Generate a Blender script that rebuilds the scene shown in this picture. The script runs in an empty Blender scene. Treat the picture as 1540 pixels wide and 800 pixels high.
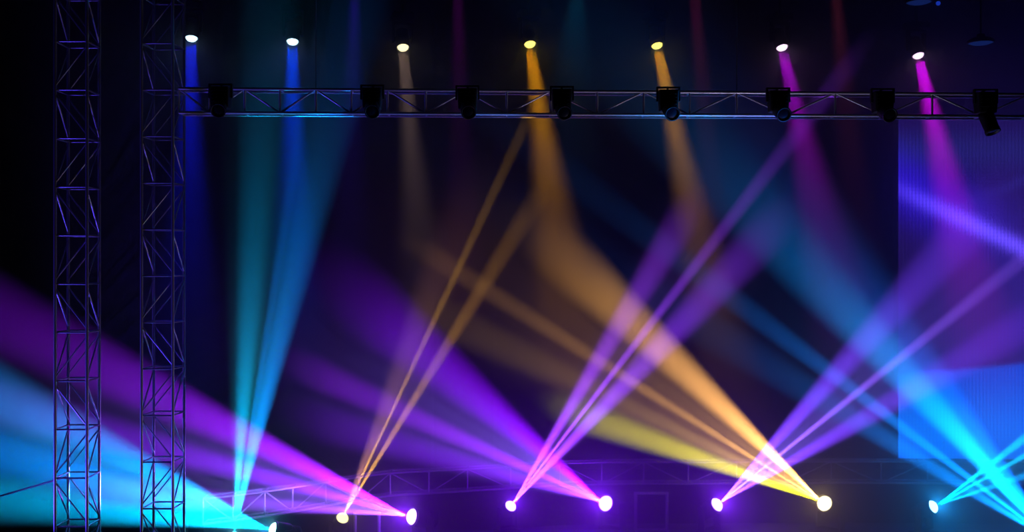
import bpy, bmesh, math
from mathutils import Vector, Matrix, Quaternion

scene = bpy.context.scene
COL = scene.collection

# ------------------------------------------------------------------ camera
F = 1600.0                      # focal length in pixels of the 1540 x 800 frame
CAM_Z = 4.325                   # seat in the stand, above the stage floor (z = 0)
cam_data = bpy.data.cameras.new('camera')
cam_data.sensor_width = 36.0
cam_data.lens = 36.0 * F / 1540.0
cam_data.clip_end = 200
cam = bpy.data.objects.new('camera', cam_data)
cam.location = (0, 0, CAM_Z)
cam.rotation_euler = (math.radians(90), 0, 0)
COL.objects.link(cam)
scene.camera = cam
CAM = Vector((0, 0, CAM_Z))

# ------------------------------------------------------------------ haze, exposure
SIG = 0.42                      # scattering per metre of the haze bank over the stage
HAZE_Y = 14.2                   # its edge towards the hall
world = bpy.data.worlds.new('world')
scene.world = world
world.use_nodes = True
wn = world.node_tree
wn.nodes.clear()
wo = wn.nodes.new('ShaderNodeOutputWorld')
wb = wn.nodes.new('ShaderNodeBackground')
wb.inputs['Color'].default_value = (0, 0, 0, 1)
wb.inputs['Strength'].default_value = 0
wn.links.new(wb.outputs[0], wo.inputs['Surface'])

scene.view_settings.view_transform = 'Standard'
scene.view_settings.look = 'None'
scene.view_settings.exposure = 0.0
scene.view_settings.gamma = 1.0
scene.view_settings.use_curve_mapping = False
scene.cycles.max_bounces = 3
scene.cycles.volume_bounces = 0
scene.cycles.use_denoising = True


def fog_att(p, extra=0.0):
    v = p - CAM
    return math.exp(-SIG * (max(0.0, v.length * (p.y - HAZE_Y) / p.y) + extra))


def at(px, py, y):
    """the point at depth y seen at pixel (px, py)"""
    return Vector(((px - 770.0) / F * y, y, CAM_Z + (400.0 - py) / F * y))


def lin(c):
    """sRGB 0-255 triple -> linear"""
    r = []
    for v in c:
        v = v / 255.0
        r.append(v / 12.92 if v <= 0.04045 else ((v + 0.055) / 1.055) ** 2.4)
    return Vector(r)


# ------------------------------------------------------------------ materials
def mat(name, color, rough=0.5, metal=0.0, noise=0.0, scale=20.0, bump=0.0, spec=0.5):
    m = bpy.data.materials.new(name)
    m.use_nodes = True
    nt = m.node_tree
    b = nt.nodes['Principled BSDF']
    b.inputs['Roughness'].default_value = rough
    b.inputs['Metallic'].default_value = metal
    b.inputs['Specular IOR Level'].default_value = spec
    b.inputs['Base Color'].default_value = (*color, 1)
    if noise > 0 or bump > 0:
        tc = nt.nodes.new('ShaderNodeTexCoord')
        n = nt.nodes.new('ShaderNodeTexNoise')
        n.inputs['Scale'].default_value = scale
        n.inputs['Detail'].default_value = 4
        nt.links.new(tc.outputs['Object'], n.inputs['Vector'])
        if noise > 0:
            r = nt.nodes.new('ShaderNodeMixRGB')
            r.inputs[1].default_value = (*[v * (1 - noise) for v in color], 1)
            r.inputs[2].default_value = (*[min(1, v * (1 + noise)) for v in color], 1)
            nt.links.new(n.outputs['Fac'], r.inputs[0])
            nt.links.new(r.outputs[0], b.inputs['Base Color'])
        if bump > 0:
            bp = nt.nodes.new('ShaderNodeBump')
            bp.inputs['Strength'].default_value = bump
            bp.inputs['Distance'].default_value = 0.01
            nt.links.new(n.outputs['Fac'], bp.inputs['Height'])
            nt.links.new(bp.outputs[0], b.inputs['Normal'])
    return m


def glow(name, color, strength):
    m = bpy.data.materials.new(name)
    m.use_nodes = True
    nt = m.node_tree
    nt.nodes.clear()
    o = nt.nodes.new('ShaderNodeOutputMaterial')
    e = nt.nodes.new('ShaderNodeEmission')
    e.inputs[0].default_value = (*color, 1)
    e.inputs[1].default_value = strength
    nt.links.new(e.outputs[0], o.inputs['Surface'])
    m.cycles.emission_sampling = 'NONE'
    return m


def haze_material():
    m = bpy.data.materials.new('stage_haze')
    m.cycles.volume_sampling = 'EQUIANGULAR'
    m.use_nodes = True
    nt = m.node_tree
    nt.nodes.clear()
    o = nt.nodes.new('ShaderNodeOutputMaterial')
    v = nt.nodes.new('ShaderNodeVolumeScatter')
    v.inputs['Color'].default_value = (1, 1, 1, 1)
    v.inputs['Density'].default_value = SIG
    v.inputs['Anisotropy'].default_value = 0.0
    nt.links.new(v.outputs[0], o.inputs['Volume'])
    return m


M_HAZE = haze_material()
M_ALU = mat('aluminium', (0.85, 0.85, 0.87), 0.36, 0.4, 0.12, 9.0)
M_TOWER = mat('dull_aluminium', (0.55, 0.55, 0.57), 0.34, 0.6, 0.12, 9.0)
M_BLACKMETAL = mat('black_painted_metal', (0.016, 0.016, 0.018), 0.5, 0.0, 0.3, 30.0)
M_BODY = mat('black_lamp_body', (0.010, 0.010, 0.012), 0.55, 0.0, 0.25, 40.0)
M_RING = mat('black_lamp_ring', (0.02, 0.02, 0.022), 0.3)
M_VELVET = mat('black_velvet', (0.006, 0.006, 0.007), 0.95, 0.0, 0.3, 3.0, 0.1, 0.05)
M_WALL = mat('black_wall_paint', (0.006, 0.006, 0.007), 0.9, 0.0, 0.3, 2.0, 0.0, 0.1)
M_FLOOR = mat('dark_stage_floor', (0.3, 0.3, 0.33), 0.6, 0.0, 0.35, 1.6, 0.05, 0.3)
M_RISER = mat('black_riser_skirt', (0.012, 0.012, 0.014), 0.8, 0.0, 0.25, 6.0, 0.1, 0.1)
M_STEEL = mat('steel_cable', (0.25, 0.25, 0.27), 0.4, 0.5)
M_DARKGLASS = mat('dark_lens_glass', (0.01, 0.01, 0.02), 0.25, 0.0)


# ------------------------------------------------------------------ mesh helpers
def mesh_from(bm, name):
    me = bpy.data.meshes.new(name)
    bm.normal_update()
    bm.to_mesh(me)
    bm.free()
    return me


def bm_box(bm, lo, hi, bevel=0.0):
    vs_ = [bm.verts.new((x, y, z)) for x in (lo[0], hi[0]) for y in (lo[1], hi[1]) for z in (lo[2], hi[2])]
    fs = [(0, 1, 3, 2), (4, 6, 7, 5), (0, 4, 5, 1), (2, 3, 7, 6), (0, 2, 6, 4), (1, 5, 7, 3)]
    fl = [bm.faces.new([vs_[i] for i in f]) for f in fs]
    if bevel > 0:
        ed = {e for f in fl for e in f.edges}
        bmesh.ops.bevel(bm, geom=list(ed), offset=bevel, segments=2, affect='EDGES', profile=0.5)


def bm_lathe(bm, prof, n=20):
    """profile [(r, z)] turned about z; r = 0 closes to a point"""
    rings = []
    for r, z in prof:
        if r < 1e-6:
            rings.append([bm.verts.new((0, 0, z))])
        else:
            rings.append([bm.verts.new((r * math.cos(2 * math.pi * k / n), r * math.sin(2 * math.pi * k / n), z)) for k in range(n)])
    for a, b in zip(rings[:-1], rings[1:]):
        for k in range(n):
            k2 = (k + 1) % n
            if len(a) == 1 and len(b) == 1:
                continue
            if len(a) == 1:
                bm.faces.new((a[0], b[k], b[k2]))
            elif len(b) == 1:
                bm.faces.new((a[k], b[0], a[k2]))
            else:
                bm.faces.new((a[k], b[k], b[k2], a[k2]))


def smooth(me, angle=None):
    for p in me.polygons:
        p.use_smooth = True
    return me


def link(name, data, parent=None, m=None):
    o = bpy.data.objects.new(name, data)
    COL.objects.link(o)
    if parent:
        o.parent = parent
    if m and data and not data.materials:
        data.materials.append(m)
    return o


def empty(name, loc, label, cat, group=None):
    o = bpy.data.objects.new(name, None)
    o.empty_display_size = 0.1
    COL.objects.link(o)
    o.location = loc
    o['label'] = label
    o['category'] = cat
    if group:
        o['group'] = group
    return o


def structure(name, me, m):
    o = link(name, me, None, m)
    o['kind'] = 'structure'
    return o


def box_obj(name, lo, hi, m, parent=None, bevel=0.0):
    bm = bmesh.new()
    bm_box(bm, lo, hi, bevel)
    return link(name, mesh_from(bm, name), parent, m)


_tubes = {}


def tube(name, a, b, r, m, parent=None, origin=Vector((0, 0, 0)), n=10):
    """a round tube from a to b; tubes of one material share a mesh"""
    key = (m.name, n)
    if key not in _tubes:
        bm = bmesh.new()
        bm_lathe(bm, [(0, 0), (1, 0), (1, 1), (0, 1)], n)
        me = mesh_from(bm, 'tube')
        bmesh_fix(me)
        for p in me.polygons:
            p.use_smooth = len(p.vertices) == 4
        me.materials.append(m)
        _tubes[key] = me
    a = Vector(a) - origin
    b = Vector(b) - origin
    d = b - a
    o = link(name, _tubes[key], parent)
    q = Vector((0, 0, 1)).rotation_difference(d.normalized())
    o.location = a
    o.rotation_mode = 'QUATERNION'
    o.rotation_quaternion = q
    o.scale = (r, r, d.length)
    return o


def bmesh_fix(me):
    bm = bmesh.new()
    bm.from_mesh(me)
    bmesh.ops.recalc_face_normals(bm, faces=bm.faces[:])
    bm.to_mesh(me)
    bm.free()


# ------------------------------------------------------------------ room shell
X0, X1, Y0, Y1, Z1 = -17.0, 18.0, -4.0, 20.0, 14.0


def slab(name, lo, hi, m):
    bm = bmesh.new()
    bm_box(bm, lo, hi)
    return structure(name, mesh_from(bm, name), m)


slab('floor', (X0, 13.0, -0.3), (X1, Y1, 0.0), M_FLOOR)                     # the stage
slab('floor_hall', (X0, Y0, -1.6), (X1, 13.0, -1.3), M_WALL)                # the hall in front of it
slab('wall_back', (X0, Y1, -1.6), (X1, Y1 + 0.3, Z1), M_WALL)
slab('wall_left', (X0 - 0.3, Y0, -1.6), (X0, Y1 + 0.3, Z1), M_WALL)
slab('wall_right', (X1, Y0, -1.6), (X1 + 0.3, Y1 + 0.3, Z1), M_WALL)
slab('wall_front', (X0, Y0 - 0.3, -1.6), (X1, Y0, Z1), M_WALL)
slab('ceiling', (X0 - 0.3, Y0 - 0.3, Z1), (X1 + 0.3, Y1 + 0.3, Z1 + 0.3), M_WALL)


hz = box_obj('haze', (X0 + 0.01, HAZE_Y, 0.002), (X1 - 0.01, Y1 - 0.01, Z1 - 0.01), M_HAZE)
hz['kind'] = 'stuff'
hz['label'] = 'thin machine haze filling the stage and showing the beams'
hz['category'] = 'haze'


# ------------------------------------------------------------------ lamps
def head_meshes():
    d = {}
    bm = bmesh.new()                                           # head: axis +z is the beam, lens at z = 0
    bm_lathe(bm, [(0, -0.36), (0.055, -0.36), (0.075, -0.345), (0.085, -0.30), (0.092, -0.22), (0.112, -0.20), (0.116, -0.12), (0.112, -0.06),
                  (0.108, -0.02), (0.098, -0.012), (0.0, -0.012)], 24)
    for k in range(5):                                         # cooling fins round the back
        z = -0.325 + k * 0.022
        bm_lathe(bm, [(0.07, z), (0.098, z), (0.098, z + 0.008), (0.07, z + 0.008)], 24)
    d['head'] = smooth(mesh_from(bm, 'head'))
    bmesh_fix(d['head'])
    d['head'].materials.append(M_BODY)
    bm = bmesh.new()
    bm_lathe(bm, [(0.094, -0.014), (0.116, -0.014), (0.118, 0.004), (0.112, 0.012), (0.096, 0.008), (0.094, -0.014)], 28)
    d['ring'] = smooth(mesh_from(bm, 'lens_ring'))
    bmesh_fix(d['ring'])
    d['ring'].materials.append(M_RING)
    bm = bmesh.new()                                           # yoke: pivot at the origin, legs running down -z to the base
    for s in (-1, 1):
        bm_box(bm, (s * 0.152 - 0.018, -0.055, -0.27), (s * 0.152 + 0.018, 0.055, 0.055), 0.012)
        m4 = Matrix.Translation((s * 0.128, 0, 0)) @ Matrix.Rotation(math.pi / 2, 4, 'Y')
        bmesh.ops.create_cone(bm, cap_ends=True, segments=14, radius1=0.035, radius2=0.035, depth=0.03, matrix=m4)
    bm_box(bm, (-0.17, -0.06, -0.30), (0.17, 0.06, -0.262), 0.01)
    d['yoke'] = mesh_from(bm, 'yoke')
    d['yoke'].materials.append(M_BODY)
    bm = bmesh.new()                                           # base: below the yoke
    bm_box(bm, (-0.18, -0.15, -0.42), (0.18, 0.15, -0.32), 0.015)
    bmesh.ops.create_cone(bm, cap_ends=True, segments=18, radius1=0.08, radius2=0.08, depth=0.025, matrix=Matrix.Translation((0, 0, -0.31)))
    for sx in (-1, 1):
        for sy in (-1, 1):
            bmesh.ops.create_cone(bm, cap_ends=True, segments=10, radius1=0.02, radius2=0.025, depth=0.02, matrix=Matrix.Translation((sx * 0.14, sy * 0.11, -0.43)))
    d['base'] = mesh_from(bm, 'base')
    d['base'].materials.append(M_BODY)
    bm = bmesh.new()                                           # front lens, a shallow dome
    bm_lathe(bm, [(0.094, -0.004), (0.088, 0.016), (0.072, 0.036), (0.042, 0.052), (0, 0.058)], 24)
    d['lens'] = smooth(mesh_from(bm, 'lens'))
    return d


HM = head_meshes()
_lens = {}
HEADS = []


def lens_mesh(m):
    if m.name not in _lens:
        me = HM['lens'].copy()
        me.materials.clear()
        me.materials.append(m)
        _lens[m.name] = me
    return _lens[m.name]


def moving_head(name, lens, aim, hung, lens_mat, label, group, top=None, scale=1.0, lens_label=None):
    """a moving head whose lens centre is at `lens`, looking along aim; standing on its base or hung from it"""
    aim = aim.normalized()
    pivot = lens - aim * 0.16 * scale
    yaw = math.atan2(aim.y, aim.x) - math.pi / 2
    if abs(aim.z) > 0.97:
        yaw = 0.0
    root_z = pivot.z + (0.42 if hung else -0.44) * scale
    root = empty(name, (pivot.x, pivot.y, root_z), label, 'stage light', group)
    off = Vector((0, 0, pivot.z - root_z))
    ry = Matrix.Rotation(yaw, 4, 'Z')
    flip = Matrix.Rotation(math.pi, 4, 'Y') if hung else Matrix.Identity(4)
    S = Matrix.Scale(scale, 4)
    base = link('base', HM['base'], root)
    base.matrix_local = Matrix.Translation(off) @ ry @ flip @ S
    yoke = link('yoke', HM['yoke'], root)
    yoke.matrix_local = Matrix.Translation(off) @ ry @ flip @ S
    u = ry @ Vector((1, 0, 0))
    v = aim.cross(u).normalized()
    u = v.cross(aim)
    rot = Matrix((u, v, aim)).transposed().to_4x4()
    hd = link('head', HM['head'], root)
    hd.matrix_local = Matrix.Translation(off + aim * 0.16 * scale) @ rot @ S
    rg = link('lens_ring', HM['ring'], hd)
    ln = link('lens', lens_mesh(lens_mat), hd)
    if lens_label:
        ln['label'] = lens_label
    HEADS.append(root)
    if hung and top is not None:
        c = tube('clamp', Vector((pivot.x, pivot.y, root_z - 0.005)), Vector((pivot.x, pivot.y, top)), 0.022, M_BLACKMETAL, root, Vector((pivot.x, pivot.y, root_z)))
    return root




def beam(root, src, aim, half_deg, target, r_ref, radius=0.03, blend=1.0):
    """one sharp beam of a lamp. target: linear colour its haze should show r_ref metres down the beam"""
    aim = aim.normalized()
    t = math.tan(math.radians(half_deg))
    ref = src + aim * r_ref
    view = ref - CAM
    sin_a = max(0.25, math.sqrt(max(0.0, 1 - (view.normalized().dot(aim)) ** 2)))
    w = radius + r_ref * t
    att = fog_att(ref, r_ref)
    per_i = SIG / (4 * math.pi) * 2 * t * t / w / sin_a * att
    inten = target / per_i
    mx = max(inten)
    ld = bpy.data.lights.new('beam', 'SPOT')
    ld.color = inten / mx
    ld.energy = mx * 4 * math.pi
    ld.spot_size = math.radians(half_deg * 2)
    ld.spot_blend = blend
    ld.shadow_soft_size = radius
    o = bpy.data.objects.new('beam', ld)
    COL.objects.link(o)
    o.rotation_mode = 'QUATERNION'
    q = Vector((0, 0, -1)).rotation_difference(aim)
    o.rotation_quaternion = q
    o.parent = root
    o.location = src - Vector(root.location)
    return o


def spill(root, src, target, r_ref=0.3, radius=0.04, face=None):
    """stray light off a lens: the halo it makes in the haze is `target` at r_ref metres"""
    inten = target / (SIG / (4 * math.pi) * math.pi / r_ref * fog_att(src, r_ref))
    mx = max(inten)
    ld = bpy.data.lights.new('stray_light', 'POINT' if face is None else 'SPOT')
    ld.color = inten / mx
    ld.energy = mx * 4 * math.pi
    ld.shadow_soft_size = radius
    o = bpy.data.objects.new('stray_light', ld)
    COL.objects.link(o)
    if face is not None:
        ld.spot_size = math.radians(165)
        ld.spot_blend = 0.8
        o.rotation_mode = 'QUATERNION'
        o.rotation_quaternion = Vector((0, 0, -1)).rotation_difference(face)
    o.parent = root
    o.location = src - Vector(root.location)
    return o


L_WHITEBLUE = glow('lens_blue', (0.45, 0.75, 1.0), 4)
L_WARM = glow('lens_warm', (1.0, 0.86, 0.5), 2.4)
L_YELLOW = glow('lens_yellow', (1.0, 0.82, 0.16), 3.2)
L_PINK = glow('lens_pink', (1.0, 0.62, 1.0), 4)
L_VIOLET = glow('lens_violet', (0.9, 0.55, 1.0), 6)
L_GOLD = glow('lens_gold', (1.0, 0.9, 0.3), 4.5)
L_CREAM = glow('lens_cream', (1.0, 0.92, 0.55), 6)
L_CYAN = glow('lens_cyan', (0.45, 0.97, 1.0), 6)
L_DIM = glow('lens_dim_blue', (0.004, 0.012, 0.085), 1.3)  # faint emission; on the unlit downlights it stands for reflected blue

# ---- seven lamps hung in a row high over the stage
FT_A, FT_B = Vector((-8.6, 15.0, 0)), Vector((10.0, 16.75, 0))       # the line of the front truss, seen from above
FT_Z = 8.52


def front_y(px):
    # depth where the view ray of column px meets the truss line
    k = (px - 770.0) / F
    d = FT_B - FT_A
    return (FT_A.y - FT_A.x * d.y / d.x) / (1 - k * d.y / d.x)


TOP = [
    # lens px, aim px, reach, half angle, colour there, lens, halo colour, label
    (288, 57, 286, 200, 3.6, 8.0, (3, 8, 138), L_WHITEBLUE, (1, 8, 60), 'blue beam moving head light, leftmost lamp of the upper row'),
    (440, 62, 441, 200, 3.4, 7.6, (0, 34, 158), L_WHITEBLUE, (1, 12, 80), 'blue beam moving head light hanging next to the warm white lamp'),
    (606, 71, 617, 200, 2.8, 6.8, (62, 49, 44), L_WARM, (10, 8, 4), 'warm white moving head light hanging in the upper row'),
    (797, 66, 816, 200, 3.4, 8.2, (132, 84, 0), L_YELLOW, (30, 24, 0), 'amber moving head light hanging directly right of the warm white one'),
    (988, 68, 1016, 200, 4.4, 7.2, (124, 82, 4), L_YELLOW, (30, 23, 2), 'amber moving head light hanging beside the first magenta lamp'),
    (1176, 71, 1205, 200, 4.8, 9.0, (92, 0, 116), L_PINK, (44, 4, 56), 'magenta moving head light hanging between amber lamp and screen'),
    (1381, 83, 1412, 220, 4.8, 8.4, (138, 0, 158), L_PINK, (48, 4, 62), 'magenta moving head light hanging in front of the screen top'),
]
for (px, py, ax, ay, e, ha, colr, lm, halo, label) in TOP:
    y = front_y(px) - 0.16
    p = at(px, py, y)
    q = at(ax, ay, y - (y - HAZE_Y) / e)
    d = q - p
    face = (d.normalized() + Vector((0, -0.12, 0))).normalized()
    root = moving_head('moving_head', p, face, True, lm, label, 'lit lamps of the upper row', FT_Z - 0.02, 0.88)
    for off in (-0.05, 0.0, 0.05):
        beam(root, p + face * 0.075 + Vector((off, 0, 0)), d, ha, lin(colr) / 3.0, d.length, 0.02)
    spill(root, p + face * 0.12, lin(halo) * 0.6, 0.15, 0.04, face)

# ---- lamps standing on the stage floor
LENS_H = 0.55
TILT = 0.5


def floor_y(py):
    return (CAM_Z - LENS_H) * F / (py - 400.0)


BOTTOM = [
    # lens px, size, lens material, halo colour, strength of the wash between the beams, label, [(aim px, reach, half angle, colour there)]; reach: where the beam leaves the haze, in aim distances
    (352, 808, 1.0, L_CYAN, (0, 30, 50), .0, 'cyan moving head at the frame edge sending blue beams straight up', [
        ((378, 420), 2.6, 3.2, (0, 80, 116)), ((414, 420), 1.7, 0.9, (0, 50, 110)), ((440, 420), 2.0, 3.6, (0, 80, 150)), ((425, 200), 2.0, 8.0, (0, 28, 36))]),
    (412, 797, 1.1, L_CYAN, (0, 60, 84), .6, 'cyan moving head at the frame edge with beams fanned out left', [
        ((120, 655), 4.0, 5.6, (0, 140, 235)), ((120, 714), 4.0, 5.2, (0, 125, 255)), ((160, 768), 4.0, 5.2, (0, 200, 270))]),
    (515, 779, 0.95, L_GOLD, (40, 32, 0), .12, 'small yellow moving head on the floor left of a violet one', [
        ((640, 510), 2.1, 0.8, (118, 84, 16)), ((672, 520), 1.75, 1.6, (112, 76, 20)), ((622, 510), 1.6, 4.2, (66, 40, 40))]),
    (620, 777, 1.25, L_VIOLET, (88, 0, 195), .32, 'violet moving head on the floor right beside the yellow one', [
        ((300, 624), 3.8, 4.8, (134, 6, 235)), ((300, 690), 1.9, 3.4, (112, 8, 224)), ((330, 752), 1.6, 3.2, (120, 50, 220))]),
    (768, 761, 0.95, L_VIOLET, (76, 0, 175), .14, 'small violet moving head with thin beams rising to the right, above stage centre', [
        ((930, 492), 1.5, 2.6, (112, 38, 186)), ((958, 514), 2.4, 1.1, (120, 46, 205)), ((985, 530), 1.65, 3.0, (112, 40, 205))]),
    (911, 757, 1.3, L_VIOLET, (100, 0, 225), .5, 'violet moving head left of the small square metal frame', [
        ((700, 582), 1.6, 5.2, (116, 2, 226)), ((660, 645), 1.65, 2.6, (118, 8, 208)), ((690, 694), 1.8, 3.4, (96, 10, 195))]),
    (1078, 759, 1.15, L_VIOLET, (94, 10, 205), .32, 'violet moving head right of the small square metal frame', [
        ((1270, 548), 1.9, 3.4, (100, 48, 222)), ((1292, 588), 2.6, 1.2, (130, 80, 235)), ((1305, 626), 2.2, 3.2, (104, 44, 225))]),
    (1240, 757, 1.3, L_CREAM, (70, 54, 4), .42, 'yellow moving head with cream beams fanned out to the left', [
        ((1000, 530), 1.5, 3.6, (214, 150, 74)), ((985, 596), 2.1, 1.3, (140, 98, 46)), ((1000, 640), 2.2, 2.4, (120, 92, 36)), ((985, 664), 1.4, 2.8, (205, 190, 0))]),
    (1403, 762, 1.05, L_CYAN, (0, 96, 160), .14, 'cyan moving head on the floor below the screen', [
        ((1540, 660), 3.6, 2.4, (0, 190, 240)), ((1540, 686), 3.6, 1.6, (0, 190, 240)), ((1540, 716), 3.6, 2.6, (0, 150, 235))]),
    (1590, 820, 1.1, L_CYAN, (0, 84, 140), .14, 'cyan moving head beyond the right frame edge with beams crossing the screen', [
        ((1400, 608), 3.2, 4.6, (6, 180, 270)), ((1330, 622), 2.0, 1.8, (0, 110, 220)), ((1300, 640), 2.0, 3.0, (0, 76, 155)), ((1170, 300), 1.9, 7.5, (0, 40, 104))]),
]
for (px, py, size, lm, halo, fill, label, beams) in BOTTOM:
    y = floor_y(py) if px != 412 else 14.85
    p = at(px, py, y)
    dirs = [at(*b[0], y - (y - HAZE_Y) / b[1]) - p for b in beams]
    d = sum((q.normalized() for q in dirs[:3]), Vector((0, -1.3, 0))).normalized()
    root = moving_head('moving_head', p, d, False, lm, label, 'lamps on the stage floor', None, size)
    src = p + d * 0.075 * size
    for b, q in zip(beams, dirs):
        q = p + q - src
        beam(root, src, q, b[2] * 1.2, lin(b[3]), q.length, 0.010)
    # the lens also throws a weak wide wash over the whole fan
    us = [(p + q - src).normalized() for q in dirs[:3]]
    um = sum(us, Vector()).normalized()
    fan = max(math.degrees(um.angle(u)) for u in us) + 4.0
    fc = sum((lin(b[3]) for b in beams[:3]), Vector()) / 3 * fill
    if fill:
        fc.y = max(fc.y, 0.11 * max(fc))
        beam(root, src, um, fan, fc, dirs[1].length, 0.010)
    spill(root, p + d * 0.12 * size, lin(halo) * 0.82, 0.25)


# ------------------------------------------------------------------ trusses
def truss_parts(root, tops, bottoms, depth, m, r=0.025, first_up=True):
    """ladder face through matching top and bottom nodes, second pair of chords `depth` behind, cross bars between"""
    o = Vector(root.location)
    back = Vector((0, depth, 0))
    for a, b in zip(tops[:-1], tops[1:]):
        pass
    n = len(tops)
    for row in (tops, bottoms):
        for off in (Vector((0, 0, 0)), back):
            # a chord is one pipe per straight run
            i = 0
            while i < n - 1:
                j = i + 1
                while j + 1 < n and ((row[j + 1] - row[j]).normalized() - (row[i + 1] - row[i]).normalized()).length < 0.01:
                    j += 1
                tube('chord', row[i] + off, row[j] + off, r, m, root, o)
                i = j
    for i in range(n):
        tube('strut', bottoms[i], tops[i], r * 0.7, m, root, o)
        tube('cross_bar', tops[i], tops[i] + back, r * 0.6, m, root, o)
        tube('cross_bar', bottoms[i], bottoms[i] + back, r * 0.6, m, root, o)
        if i + 1 < n:
            up = (i % 2 == 0) == first_up
            a, b = (bottoms[i], tops[i + 1]) if up else (tops[i], bottoms[i + 1])
            tube('brace', a, b, r * 0.6, m, root, o)


# front truss carrying the lit lamps
FT_S = FT_A.lerp(FT_B, (-4.78 - FT_A.x) / (FT_B.x - FT_A.x))
d = (FT_B - FT_S)
N = 24
tops = [FT_S + d * k / N + Vector((0, 0, FT_Z + 0.4)) for k in range(N + 1)]
bots = [FT_S + d * k / N + Vector((0, 0, FT_Z)) for k in range(N + 1)]
root = empty('lighting_truss', tops[N // 2], 'black lighting truss above the row of lit hanging lamps', 'truss')
truss_parts(root, tops, bots, 0.3, M_BLACKMETAL)
for k in (3, 12, 21):
    tube('hanging_cable', tops[k], Vector((tops[k].x, tops[k].y, Z1)), 0.006, M_STEEL, root, Vector(root.location))

# rear truss seen across the picture
nodes = [269, 315, 368, 421, 475, 528, 583, 640, 700, 762, 828, 898, 968, 1037, 1108, 1182, 1256, 1330, 1402, 1475, 1548, 1622, 1700, 1776, 1852, 1928, 2004]
tops, bots = [], []
for px in nodes:
    k = (px - 250) / (1540 - 250)
    y = 14.02 + 0.06 * k
    p = at(px, 0, y)
    tops.append(Vector((p.x, y, CAM_Z + (400 - (133 + 9 * k)) / F * y)))
    bots.append(Vector((p.x, y, CAM_Z + (400 - (169 + 6 * k)) / F * y)))
zt = sum(t.z for t in tops) / len(tops)
root = empty('lighting_truss', tops[11], 'long grey aluminium truss crossing the stage below the lit hanging lamps', 'truss')
truss_parts(root, tops, bots, 0.22, M_ALU, 0.021, False)
for k in (4, 14, 23):
    tube('hanging_cable', tops[k], Vector((tops[k].x, tops[k].y, Z1)), 0.006, M_STEEL, root, Vector(root.location))
REAR = (tops, bots)

# curved low truss on the riser
low = [(305, 750), (350, 745), (398, 739), (440, 733), (490, 725), (540, 717), (587, 711), (645, 708), (703, 705), (768, 701), (842, 697), (905, 695.5), (968, 695), (1035, 695),
       (1108, 694.5), (1180, 694.5), (1250, 694), (1325, 694), (1395, 694.5), (1470, 695), (1540, 696), (1620, 697)]
LOW_Z = 1.04
tops, bots = [], []
for px, py in low:
    y = (CAM_Z - LOW_Z) * F / (py - 400)
    p = at(px, py, y)
    tops.append(Vector((p.x, y, LOW_Z)))
    bots.append(Vector((p.x, y, LOW_Z - 0.36)))
root = empty('low_truss', bots[12], 'low curved aluminium truss along the black riser behind the floor lamps', 'truss')
truss_parts(root, tops, bots, 0.22, M_ALU, 0.02, False)
LOW = (tops, bots)

# riser under it: a black-skirted stage level that follows the curve
bm = bmesh.new()
top_z = LOW_Z - 0.36 - 0.02
fl = [Vector((LOW[1][0].x - 0.25, LOW[1][0].y + 0.15, 0))] + [b + Vector((0, 0.05, -b.z)) for b in LOW[1]] + [Vector((X1 - 0.6, 17.7, 0))]
fl = [Vector((v.x, v.y, 0)) for v in fl]
bk = [Vector((v.x, 19.2, 0)) for v in fl]
fv = [bm.verts.new((v.x, v.y, 0.001)) for v in fl]
ft = [bm.verts.new((v.x, v.y, top_z)) for v in fl]
gv = [bm.verts.new((v.x, v.y, 0.001)) for v in bk]
gt = [bm.verts.new((v.x, v.y, top_z)) for v in bk]
for i in range(len(fl) - 1):
    bm.faces.new((fv[i], fv[i + 1], ft[i + 1], ft[i]))
    bm.faces.new((ft[i], ft[i + 1], gt[i + 1], gt[i]))
    bm.faces.new((gt[i], gt[i + 1], gv[i + 1], gv[i]))
    bm.faces.new((fv[i], gv[i], gv[i + 1], fv[i + 1]))
bm.faces.new((fv[0], ft[0], gt[0], gv[0]))
bm.faces.new((fv[-1], gv[-1], gt[-1], ft[-1]))
ro = link('stage_riser', mesh_from(bm, 'stage_riser'), None, M_RISER)
bmesh_fix(ro.data)
ro['label'] = 'black skirted stage riser behind the floor lamps, under the low truss'
ro['category'] = 'riser'


# square metal frames on the floor in front of the riser
def stand_frame(px0, px1, y, h, label):
    a = at(px0, 790, y)
    b = at(px1, 790, y)
    root = empty('metal_frame', ((a.x + b.x) / 2, y, 0), label, 'frame')
    o = Vector(root.location)
    for x in (a.x, b.x):
        tube('post', (x, y, 0.02), (x, y, h), 0.026, M_ALU, root, o)
        tube('foot', (x, y - 0.12, 0.02), (x, y + 0.12, 0.02), 0.02, M_ALU, root, o)
    tube('top_rail', (a.x - 0.026, y, h), (b.x + 0.026, y, h), 0.024, M_ALU, root, o)
    tube('bottom_rail', (a.x, y, 0.03), (b.x, y, 0.03), 0.018, M_ALU, root, o)


stand_frame(956, 1003, 17.35, 0.62, 'square aluminium frame standing between two violet floor lamps')
stand_frame(534, 570, 16.22, 0.55, 'square aluminium frame standing between the yellow lamp and the violet lamp')


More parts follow.
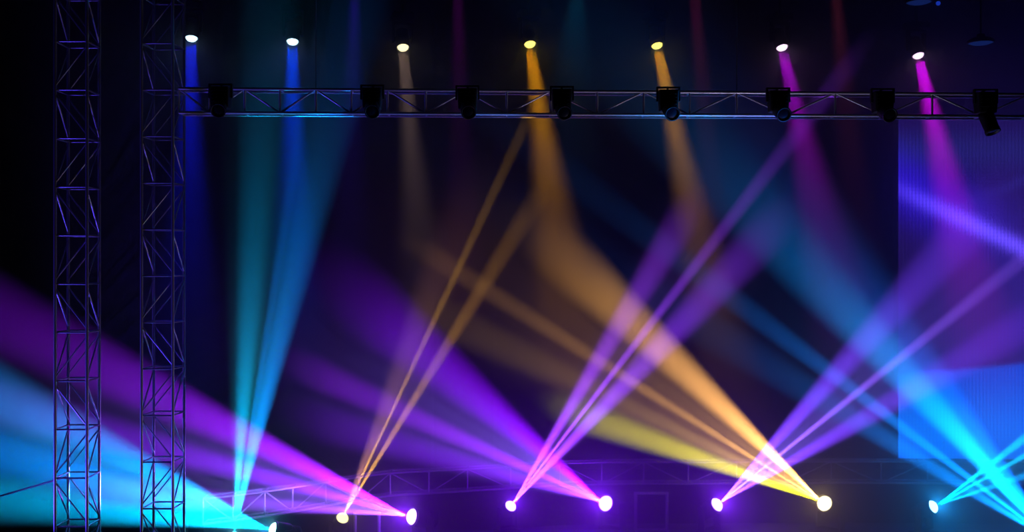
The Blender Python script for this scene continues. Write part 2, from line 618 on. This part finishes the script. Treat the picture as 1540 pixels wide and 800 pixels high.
# ---- towers at the left
def tower(corners, z0, bay, n, m, label, r, even_down=True):
    """corners: four (x, y) in order round the square; zigzag braces on every face"""
    c = sum((Vector((x, y, 0)) for x, y in corners), Vector()) / 4
    root = empty('truss_tower', (c.x, c.y, 0), label, 'truss tower')
    o = Vector(root.location)
    ztop = z0 + bay * n
    bm = bmesh.new()
    h = 0.32
    bm_box(bm, (-h, -h, 0.0), (h, h, 0.02))
    link('base_plate', mesh_from(bm, 'base_plate'), root, M_BLACKMETAL)
    for x, y in corners:
        tube('chord', (x, y, 0.02), (x, y, ztop), r, m, root, o)
    for f in range(4):
        (xa, ya), (xb, yb) = corners[f], corners[(f + 1) % 4]
        for k in range(n + 1):
            tube('rung', (xa, ya, z0 + bay * k), (xb, yb, z0 + bay * k), r * 0.55, m, root, o)
        for k in range(n):
            za, zb = z0 + bay * k, z0 + bay * (k + 1)
            dn = (k % 2 == 0) == even_down
            if f >= 2:
                dn = not dn
            if dn:
                za, zb = zb, za
            tube('brace', (xa, ya, za + (0.05 if za < zb else -0.05)), (xb, yb, zb + (-0.05 if za < zb else 0.05)), r * 0.5, m, root, o)
    return root


yt = 13.85
nA = at(131, 0, yt)                                   # nearest corner
s, ph = 0.415, math.radians(21.5)
th = math.atan2(-nA.x, nA.y)
e1 = Matrix.Rotation(th, 3, 'Z') @ Vector((-math.cos(ph), math.sin(ph), 0)) * s    # to the left-hand corner
e2 = Matrix.Rotation(th, 3, 'Z') @ Vector((math.sin(ph), math.cos(ph), 0)) * s     # to the right-hand corner
cs = [nA + e1, nA, nA + e2, nA + e1 + e2]
bay = 73.0 / F * yt
zr = CAM_Z + (400 - 62) / F * yt
n_down = int(zr // bay)
z0 = zr - bay * n_down
tower([(c.x, c.y) for c in cs], z0, bay, n_down + 8, M_TOWER, 'tall aluminium truss tower at the far left, the nearer of two', 0.021, n_down % 2 == 0)
yt = 13.95
a = at(213, 0, yt)
b = at(260, 0, yt)
w = b.x - a.x
bay = 70.0 / F * yt
zr = CAM_Z + (400 - 205) / F * yt
n_down = int(zr // bay)
z0 = zr - bay * n_down
tower([(a.x, yt), (b.x, yt), (b.x + 0.02, yt + w), (a.x + 0.02, yt + w)], z0, bay, n_down + 4, M_TOWER,
      'slim truss tower standing behind, at the left end of the long truss', 0.019, n_down % 2 == 1)

# thin cable from the near tower out of the frame
a, b = at(100, 717, 13.9), at(-90, 772, 13.9)
root = empty('guy_cable', b, 'thin steel cable sloping from the far left tower out of the frame', 'cable')
tube('strand', b, a, 0.012, M_ALU, root, b)

# ------------------------------------------------------------------ unlit lamps hung on the long truss
def unlit_meshes():
    bm = bmesh.new()                                   # body: a closed tapering box with fins, top at z = 0
    w0, w1, d0, d1, h = 0.15, 0.13, 0.12, 0.10, 0.31
    v = [bm.verts.new((sx * w, sy * d, z)) for (w, d, z) in ((w0, d0, 0), (w1, d1, -h)) for sx, sy in ((-1, -1), (1, -1), (1, 1), (-1, 1))]
    for f in ((3, 2, 1, 0), (4, 5, 6, 7), (0, 1, 5, 4), (1, 2, 6, 5), (2, 3, 7, 6), (3, 0, 4, 7)):
        bm.faces.new([v[i] for i in f])
    bmesh.ops.bevel(bm, geom=bm.edges[:], offset=0.02, segments=2, affect='EDGES', profile=0.5)
    for k in range(4):
        bm_box(bm, (-0.11, -0.135, -0.07 - k * 0.05), (0.11, -0.10, -0.055 - k * 0.05))
    me = mesh_from(bm, 'body')
    bmesh_fix(me)
    me.materials.append(M_BODY)
    bm = bmesh.new()                                   # barrel hanging out of the body, mouth at the end of -z
    bm_lathe(bm, [(0, 0.02), (0.10, 0.02), (0.11, -0.05), (0.105, -0.19), (0.112, -0.20), (0.112, -0.235), (0.095, -0.235), (0.09, -0.21), (0, -0.21)], 20)
    barrel = smooth(mesh_from(bm, 'barrel'))
    bmesh_fix(barrel)
    barrel.materials.append(M_BODY)
    bm = bmesh.new()
    bm_lathe(bm, [(0.09, -0.212), (0.05, -0.222), (0, -0.226)], 18)
    glass = smooth(mesh_from(bm, 'lens'))
    bmesh_fix(glass)
    glass.materials.append(M_DARKGLASS)
    bm = bmesh.new()                                   # bracket round the top of the body
    for sx in (-1, 1):
        bm_box(bm, (sx * 0.165 - 0.012, -0.03, -0.16), (sx * 0.165 + 0.012, 0.03, 0.05), 0.005)
    bm_box(bm, (-0.177, -0.03, 0.035), (0.177, 0.03, 0.055), 0.005)
    brk = mesh_from(bm, 'bracket')
    brk.materials.append(M_BLACKMETAL)
    return me, barrel, glass, brk


UB, UBR, UG, UK = unlit_meshes()
for px, t in ((332, 'left of the second blue lamp'), (560, 'left of the warm white lamp'), (703, 'between warm white and first amber lamp'), (845, 'just right of the first amber lamp'),
              (1005, 'crossing the second amber beam'), (1170, 'just below the first magenta lamp'), (1327, 'above the gap left of the screen'), (1482, 'in front of the screen top edge')):
    k = (px - 250) / (1540 - 250)
    y = 14.02 + 0.06 * k - 0.19
    zt = CAM_Z + (400 - (131 + 9 * k)) / F * y
    x = at(px, 0, y).x
    root = empty('unlit_lamp', (x, y, zt), 'unlit black stage lamp clamped to the long truss ' + t, 'stage light', 'unlit lamps on the long truss')
    root.scale = (0.88, 0.88, 0.88)
    link('body', UB, root)
    link('bracket', UK, root)
    b = link('barrel', UBR, root)
    b.location = (0, -0.04, -0.27) if px != 1482 else (0, 0, -0.31)
    if px == 1482:
        b.scale = (1.0, 1.0, 1.35)
    b.rotation_euler = (math.radians(-62), 0, math.radians(8)) if px != 1482 else (math.radians(-18), math.radians(-14), 0)
    link('lens', UG, b)
    zc = CAM_Z + (400 - (133 + 9 * k)) / F * (14.02 + 0.06 * k)
    tube('clamp', (x, y, zt + 0.045), (x, y + (14.02 + 0.06 * k - y) / 0.88, zt + (zc - zt) / 0.88), 0.016, M_BLACKMETAL, root, Vector(root.location))

# unlit round downlights by the upper right corner; glass emission paints reflected blue
for px, py, label in ((1382, 3, 'round unlit downlight with a painted blue reflection in its glass, at the top edge above the right-hand lamp'), (1475, 64, 'round unlit downlight with a painted blue reflection in its glass, above the screen, lower one')):
    y = 15.2
    p = at(px, py, y)
    root = empty('downlight', (p.x, p.y, p.z), label, 'downlight', 'unlit downlights with painted blue reflection')
    bm = bmesh.new()
    bm_lathe(bm, [(0.172, -0.01), (0.185, 0.0), (0.18, 0.03), (0.13, 0.06), (0.06, 0.08), (0.05, 0.12), (0, 0.12)], 28)
    me = smooth(mesh_from(bm, 'can'))
    bmesh_fix(me)
    link('can', me, root, M_BODY)
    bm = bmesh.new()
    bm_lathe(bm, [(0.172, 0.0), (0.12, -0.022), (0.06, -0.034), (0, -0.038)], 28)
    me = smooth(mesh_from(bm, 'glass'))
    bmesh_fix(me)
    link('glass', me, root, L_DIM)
    tube('hanging_pole', (p.x, p.y, p.z + 0.11), (p.x, p.y, Z1), 0.012, M_BLACKMETAL, root, p)

# small blue pilot lamp on a rod beside the upper downlight
p = at(1411, 5, 15.2)
root = empty('pilot_lamp', p, 'tiny blue pilot lamp beside the downlight at the top edge', 'lamp')
bm = bmesh.new()
bmesh.ops.create_uvsphere(bm, u_segments=14, v_segments=8, radius=0.032)
link('bulb', smooth(mesh_from(bm, 'bulb')), root, glow('pilot_blue', (0.01, 0.04, 0.5), 1.0))
tube('socket', p + Vector((0, 0, 0.028)), p + Vector((0, 0, 0.09)), 0.022, M_BLACKMETAL, root, p, 12)
tube('rod', p + Vector((0, 0, 0.09)), Vector((p.x, p.y, Z1)), 0.008, M_BLACKMETAL, root, p)

# ------------------------------------------------------------------ overhead lamps above the frame
OVER = [
    (535, -60, 532, 60, -0.8, 4.4, (20, 4, 86), 'blue'), (688, -60, 690, 60, -0.8, 4.0, (40, 0, 46), 'purple'), (872, -70, 862, 90, -0.7, 12.0, (0, 26, 40), 'teal'),
    (1040, -60, 1052, 80, -0.8, 4.0, (46, 6, 26), 'red'), (1252, -60, 1266, 90, -0.8, 4.6, (44, 10, 18), 'brick red'),
]
RT_Z = 4.325 + (400 + 190) / F * 18.1
ra, rb = Vector((-9, 18.1, RT_Z)), Vector((12, 18.1, RT_Z))
tops = [ra.lerp(rb, k / 28) + Vector((0, 0, 0.4)) for k in range(29)]
bots = [ra.lerp(rb, k / 28) for k in range(29)]
root = empty('lighting_truss', tops[14], 'black lighting truss above the frame at the back of the stage', 'truss')
truss_parts(root, tops, bots, 0.3, M_BLACKMETAL)
for k in (4, 14, 24):
    tube('hanging_cable', tops[k], Vector((tops[k].x, tops[k].y, Z1)), 0.006, M_STEEL, root, Vector(root.location))
for px, py, ax, ay, dy, ha, colr, nm in OVER:
    p = at(px, py, 18.1)
    q = at(ax, ay, 18.1 + dy)
    d = q - p
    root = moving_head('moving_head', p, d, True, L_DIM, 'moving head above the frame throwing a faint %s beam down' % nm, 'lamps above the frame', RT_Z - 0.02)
    beam(root, p + d.normalized() * 0.05, d, ha, lin(colr), d.length, 0.07)

# added out-of-frame lamps: narrow light sheets that brighten the towers and long truss
def added_sheet_lamp(p, tgt, color, energy, cone, narrow, lens_mat, label, across=False):
    d = (tgt - p).normalized()
    root = moving_head('added_wash_light', p, d, False, lens_mat, label, None)
    ld = bpy.data.lights.new('wash', 'SPOT')
    ld.color = color
    ld.energy = energy
    ld.spot_size = math.radians(cone)
    ld.spot_blend = 1
    ld.shadow_soft_size = 0.06
    o = bpy.data.objects.new('wash', ld)
    COL.objects.link(o)
    o.rotation_mode = 'QUATERNION'
    if across:                              # sheet lying along x
        side = Vector((1, 0, 0))
        side = (side - d * side.dot(d)).normalized()
        o.rotation_quaternion = Matrix((side.cross(-d), side, -d)).transposed().to_quaternion()
    else:
        o.rotation_quaternion = d.to_track_quat('-Z', 'Y')
    o.scale = (narrow, 1.0, 1.0)            # a long, narrow sheet of light
    o.parent = root
    o.location = p + d * 0.08 - Vector(root.location)


added_sheet_lamp(Vector((-8.5, 13.2, 0.6)), Vector((-5.3, 13.9, 3.6)), (0.09, 0.045, 1.0), 780, 100, 0.14, L_WHITEBLUE, 'added blue wash light that brightens the towers, on the stage floor left of them, outside the picture')
added_sheet_lamp(Vector((-0.7, 13.3, 0.42)), Vector((-5.3, 13.9, 4.6)), (1.0, 0.78, 0.55), 60, 90, 0.12, L_WARM, 'added warm wash light on the stage floor, below the picture, for highlights on the towers')  # added for warm glints on the tower braces

added_sheet_lamp(Vector((4.2, 13.25, 0.42)), Vector((2.6, 13.93, 7.0)), (0.68, 0.6, 1.0), 300, 100, 0.05, L_WHITEBLUE, 'added pale wash light on the stage floor, below the picture, to brighten the long truss', True)  # added so the long truss stands out from the haze

# ------------------------------------------------------------------ screen
SY = 18.6


def screen_material(w, h):
    """the picture on the screen; object x runs 0..w to the right, z runs 0..h up"""
    m = bpy.data.materials.new('screen_picture')
    m.use_nodes = True
    nt = m.node_tree
    nt.nodes.clear()
    out = nt.nodes.new('ShaderNodeOutputMaterial')
    em = nt.nodes.new('ShaderNodeEmission')
    nt.links.new(em.outputs[0], out.inputs['Surface'])
    tc = nt.nodes.new('ShaderNodeTexCoord')
    sep = nt.nodes.new('ShaderNodeSeparateXYZ')
    nt.links.new(tc.outputs['Object'], sep.inputs[0])
    U, V = sep.outputs['X'], sep.outputs['Z']

    def val(a):
        return a

    def math_(op, a, b=None, c=None):
        n = nt.nodes.new('ShaderNodeMath')
        n.operation = op
        for i, v in enumerate((a, b, c)):
            if v is None:
                continue
            if isinstance(v, (int, float)):
                n.inputs[i].default_value = v
            else:
                nt.links.new(v, n.inputs[i])
        return n.outputs[0]

    def bell(x, centre, width):
        t = math_('DIVIDE', math_('SUBTRACT', x, centre), width)
        return math_('POWER', 2.718, math_('MULTIPLY', math_('MULTIPLY', t, t), -1.0))

    def step(x, lo, hi):
        n = nt.nodes.new('ShaderNodeMapRange')
        n.interpolation_type = 'SMOOTHSTEP'
        nt.links.new(x, n.inputs[0])
        n.inputs[1].default_value = lo
        n.inputs[2].default_value = hi
        return n.outputs[0]

    def add(base, fac, color):
        n = nt.nodes.new('ShaderNodeMixRGB')
        n.blend_type = 'ADD'
        n.inputs[2].default_value = (*color, 1)
        nt.links.new(fac, n.inputs[0])
        if base is None:
            n.inputs[1].default_value = (0, 0, 0, 1)
        else:
            nt.links.new(base, n.inputs[1])
        return n.outputs[0]

    ppm = F / SY                                         # pixels per metre at the screen
    zt_ = lambda py: (690 - py) / ppm
    xt_ = lambda px: (px - 1350) / ppm
    one = math_('ADD', math_('MULTIPLY', U, 0), 1.0)
    horizon = math_('ADD', math_('MULTIPLY', U, (563 - 550) / 140.0), zt_(567))
    t = math_('SUBTRACT', V, horizon)
    up = step(t, -0.04, 0.10)
    low_ = math_('SUBTRACT', 1.0, up)
    c = add(None, up, lin((28, 12, 76)))
    c = add(c, math_('MULTIPLY', bell(V, zt_(225), 0.35), up), lin((10, 24, 70)))
    c = add(c, math_('MULTIPLY', math_('MULTIPLY', bell(V, zt_(470), 1.5), up), step(U, -0.5, 2.6)), lin((30, 8, 86)))
    # bright streak of a beam in the filmed picture
    line = math_('ADD', math_('MULTIPLY', U, -88.0 / 186.0), zt_(288))
    dist = math_('SUBTRACT', V, line)
    k1 = math_('MULTIPLY', bell(dist, 0.03, 0.16), step(U, -0.8, 1.6))
    c = add(c, math_('MULTIPLY', k1, up), lin((108, 80, 270)))
    k2 = math_('MULTIPLY', bell(dist, 0.15, 0.55), math_('SUBTRACT', 1.0, step(U, 0.2, 2.6)))
    c = add(c, math_('MULTIPLY', k2, up), lin((30, 10, 190)))
    line2 = math_('ADD', math_('MULTIPLY', U, 0.42), zt_(350))
    c = add(c, math_('MULTIPLY', bell(math_('SUBTRACT', V, line2), 0.0, 0.10), math_('MULTIPLY', up, step(U, 1.0, 2.4))), lin((20, 20, 80)))
    # blue lower part
    c = add(c, low_, lin((8, 70, 220)))
    c = add(c, math_('MULTIPLY', low_, bell(V, zt_(650), 0.7)), lin((0, 90, 150)))
    # the dots of the wall
    dots = math_('MULTIPLY', math_('ADD', 0.86, math_('MULTIPLY', math_('SINE', math_('MULTIPLY', U, 2 * math.pi / 0.062)), 0.14)),
                 math_('ADD', 0.93, math_('MULTIPLY', math_('SINE', math_('MULTIPLY', V, 2 * math.pi / 0.062)), 0.07)))
    nt.links.new(c, em.inputs[0])
    nt.links.new(math_('MULTIPLY', dots, 0.95 * math.exp(SIG * (SY - HAZE_Y) * 1.05)), em.inputs[1])
    m.cycles.emission_sampling = 'NONE'
    return m


a = at(1351, 180, SY)
b = at(1820, 690, SY)
w, h = b.x - a.x, a.z - b.z
root = empty('led_screen', (a.x, SY, 0), 'large video screen at the right showing purple above and blue below', 'screen')
bm = bmesh.new()
bm_box(bm, (0, -0.02, 0), (w, 0.0, h))
disp = link('display', mesh_from(bm, 'display'), root, screen_material(w, h))
disp.location = (0, 0, b.z)
bm = bmesh.new()
bm_box(bm, (-0.03, 0.0, b.z - 0.04), (w + 0.03, 0.16, b.z + h + 0.04))
link('cabinet', mesh_from(bm, 'cabinet'), root, M_BLACKMETAL)
for x in (0.3, w / 2, w - 0.3):
    bm = bmesh.new()
    bm_box(bm, (x - 0.05, 0.02, top_z + 0.001), (x + 0.05, 0.14, b.z - 0.04))
    link('leg', mesh_from(bm, 'leg'), root, M_BLACKMETAL)


# ------------------------------------------------------------------ curtains along the back
def curtain(px0, px1, y, label):
    a = at(px0, 0, y).x
    b = at(px1, 0, y).x
    n = max(8, int((b - a) / 0.06))
    bm = bmesh.new()
    rows = []
    for j, z in enumerate((0.02, 3.0, 6.0, 9.5)):
        fr, bk = [], []
        for i in range(n + 1):
            x = a + (b - a) * i / n
            yy = 0.07 * math.sin(i * 0.9 + 0.4 * math.sin(i * 0.37)) * (1.0 - 0.12 * j)
            fr.append(bm.verts.new((x, y + yy, z)))
            bk.append(bm.verts.new((x, y + yy + 0.012, z)))
        rows.append((fr, bk))
    for (f0, b0), (f1, b1) in zip(rows[:-1], rows[1:]):
        for i in range(n):
            bm.faces.new((f0[i], f0[i + 1], f1[i + 1], f1[i]))
            bm.faces.new((b0[i], b1[i], b1[i + 1], b0[i + 1]))
        bm.faces.new((f0[0], f1[0], b1[0], b0[0]))
        bm.faces.new((f0[n], b0[n], b1[n], f1[n]))
    for i in range(n):
        for f, bb, fl_ in ((rows[0][0], rows[0][1], 0), (rows[-1][0], rows[-1][1], 1)):
            bm.faces.new((f[i], bb[i], bb[i + 1], f[i + 1]))
    me = smooth(mesh_from(bm, 'black_curtain'))
    bmesh_fix(me)
    o = link('black_curtain', me, None, M_VELVET)
    o['label'] = label
    o['category'] = 'curtain'
    o['group'] = 'black curtains along the back of the stage'


curtain(-60, 330, 19.6, 'black pleated curtain behind the two truss towers')
curtain(335, 648, 19.6, 'black pleated curtain behind the rising blue beams')
curtain(653, 742, 19.45, 'narrow black pleated curtain behind the yellow beams')
curtain(747, 1212, 19.6, 'wide black pleated curtain at the middle of the stage back')
curtain(1217, 1346, 19.45, 'narrow black pleated curtain right beside the screen edge')
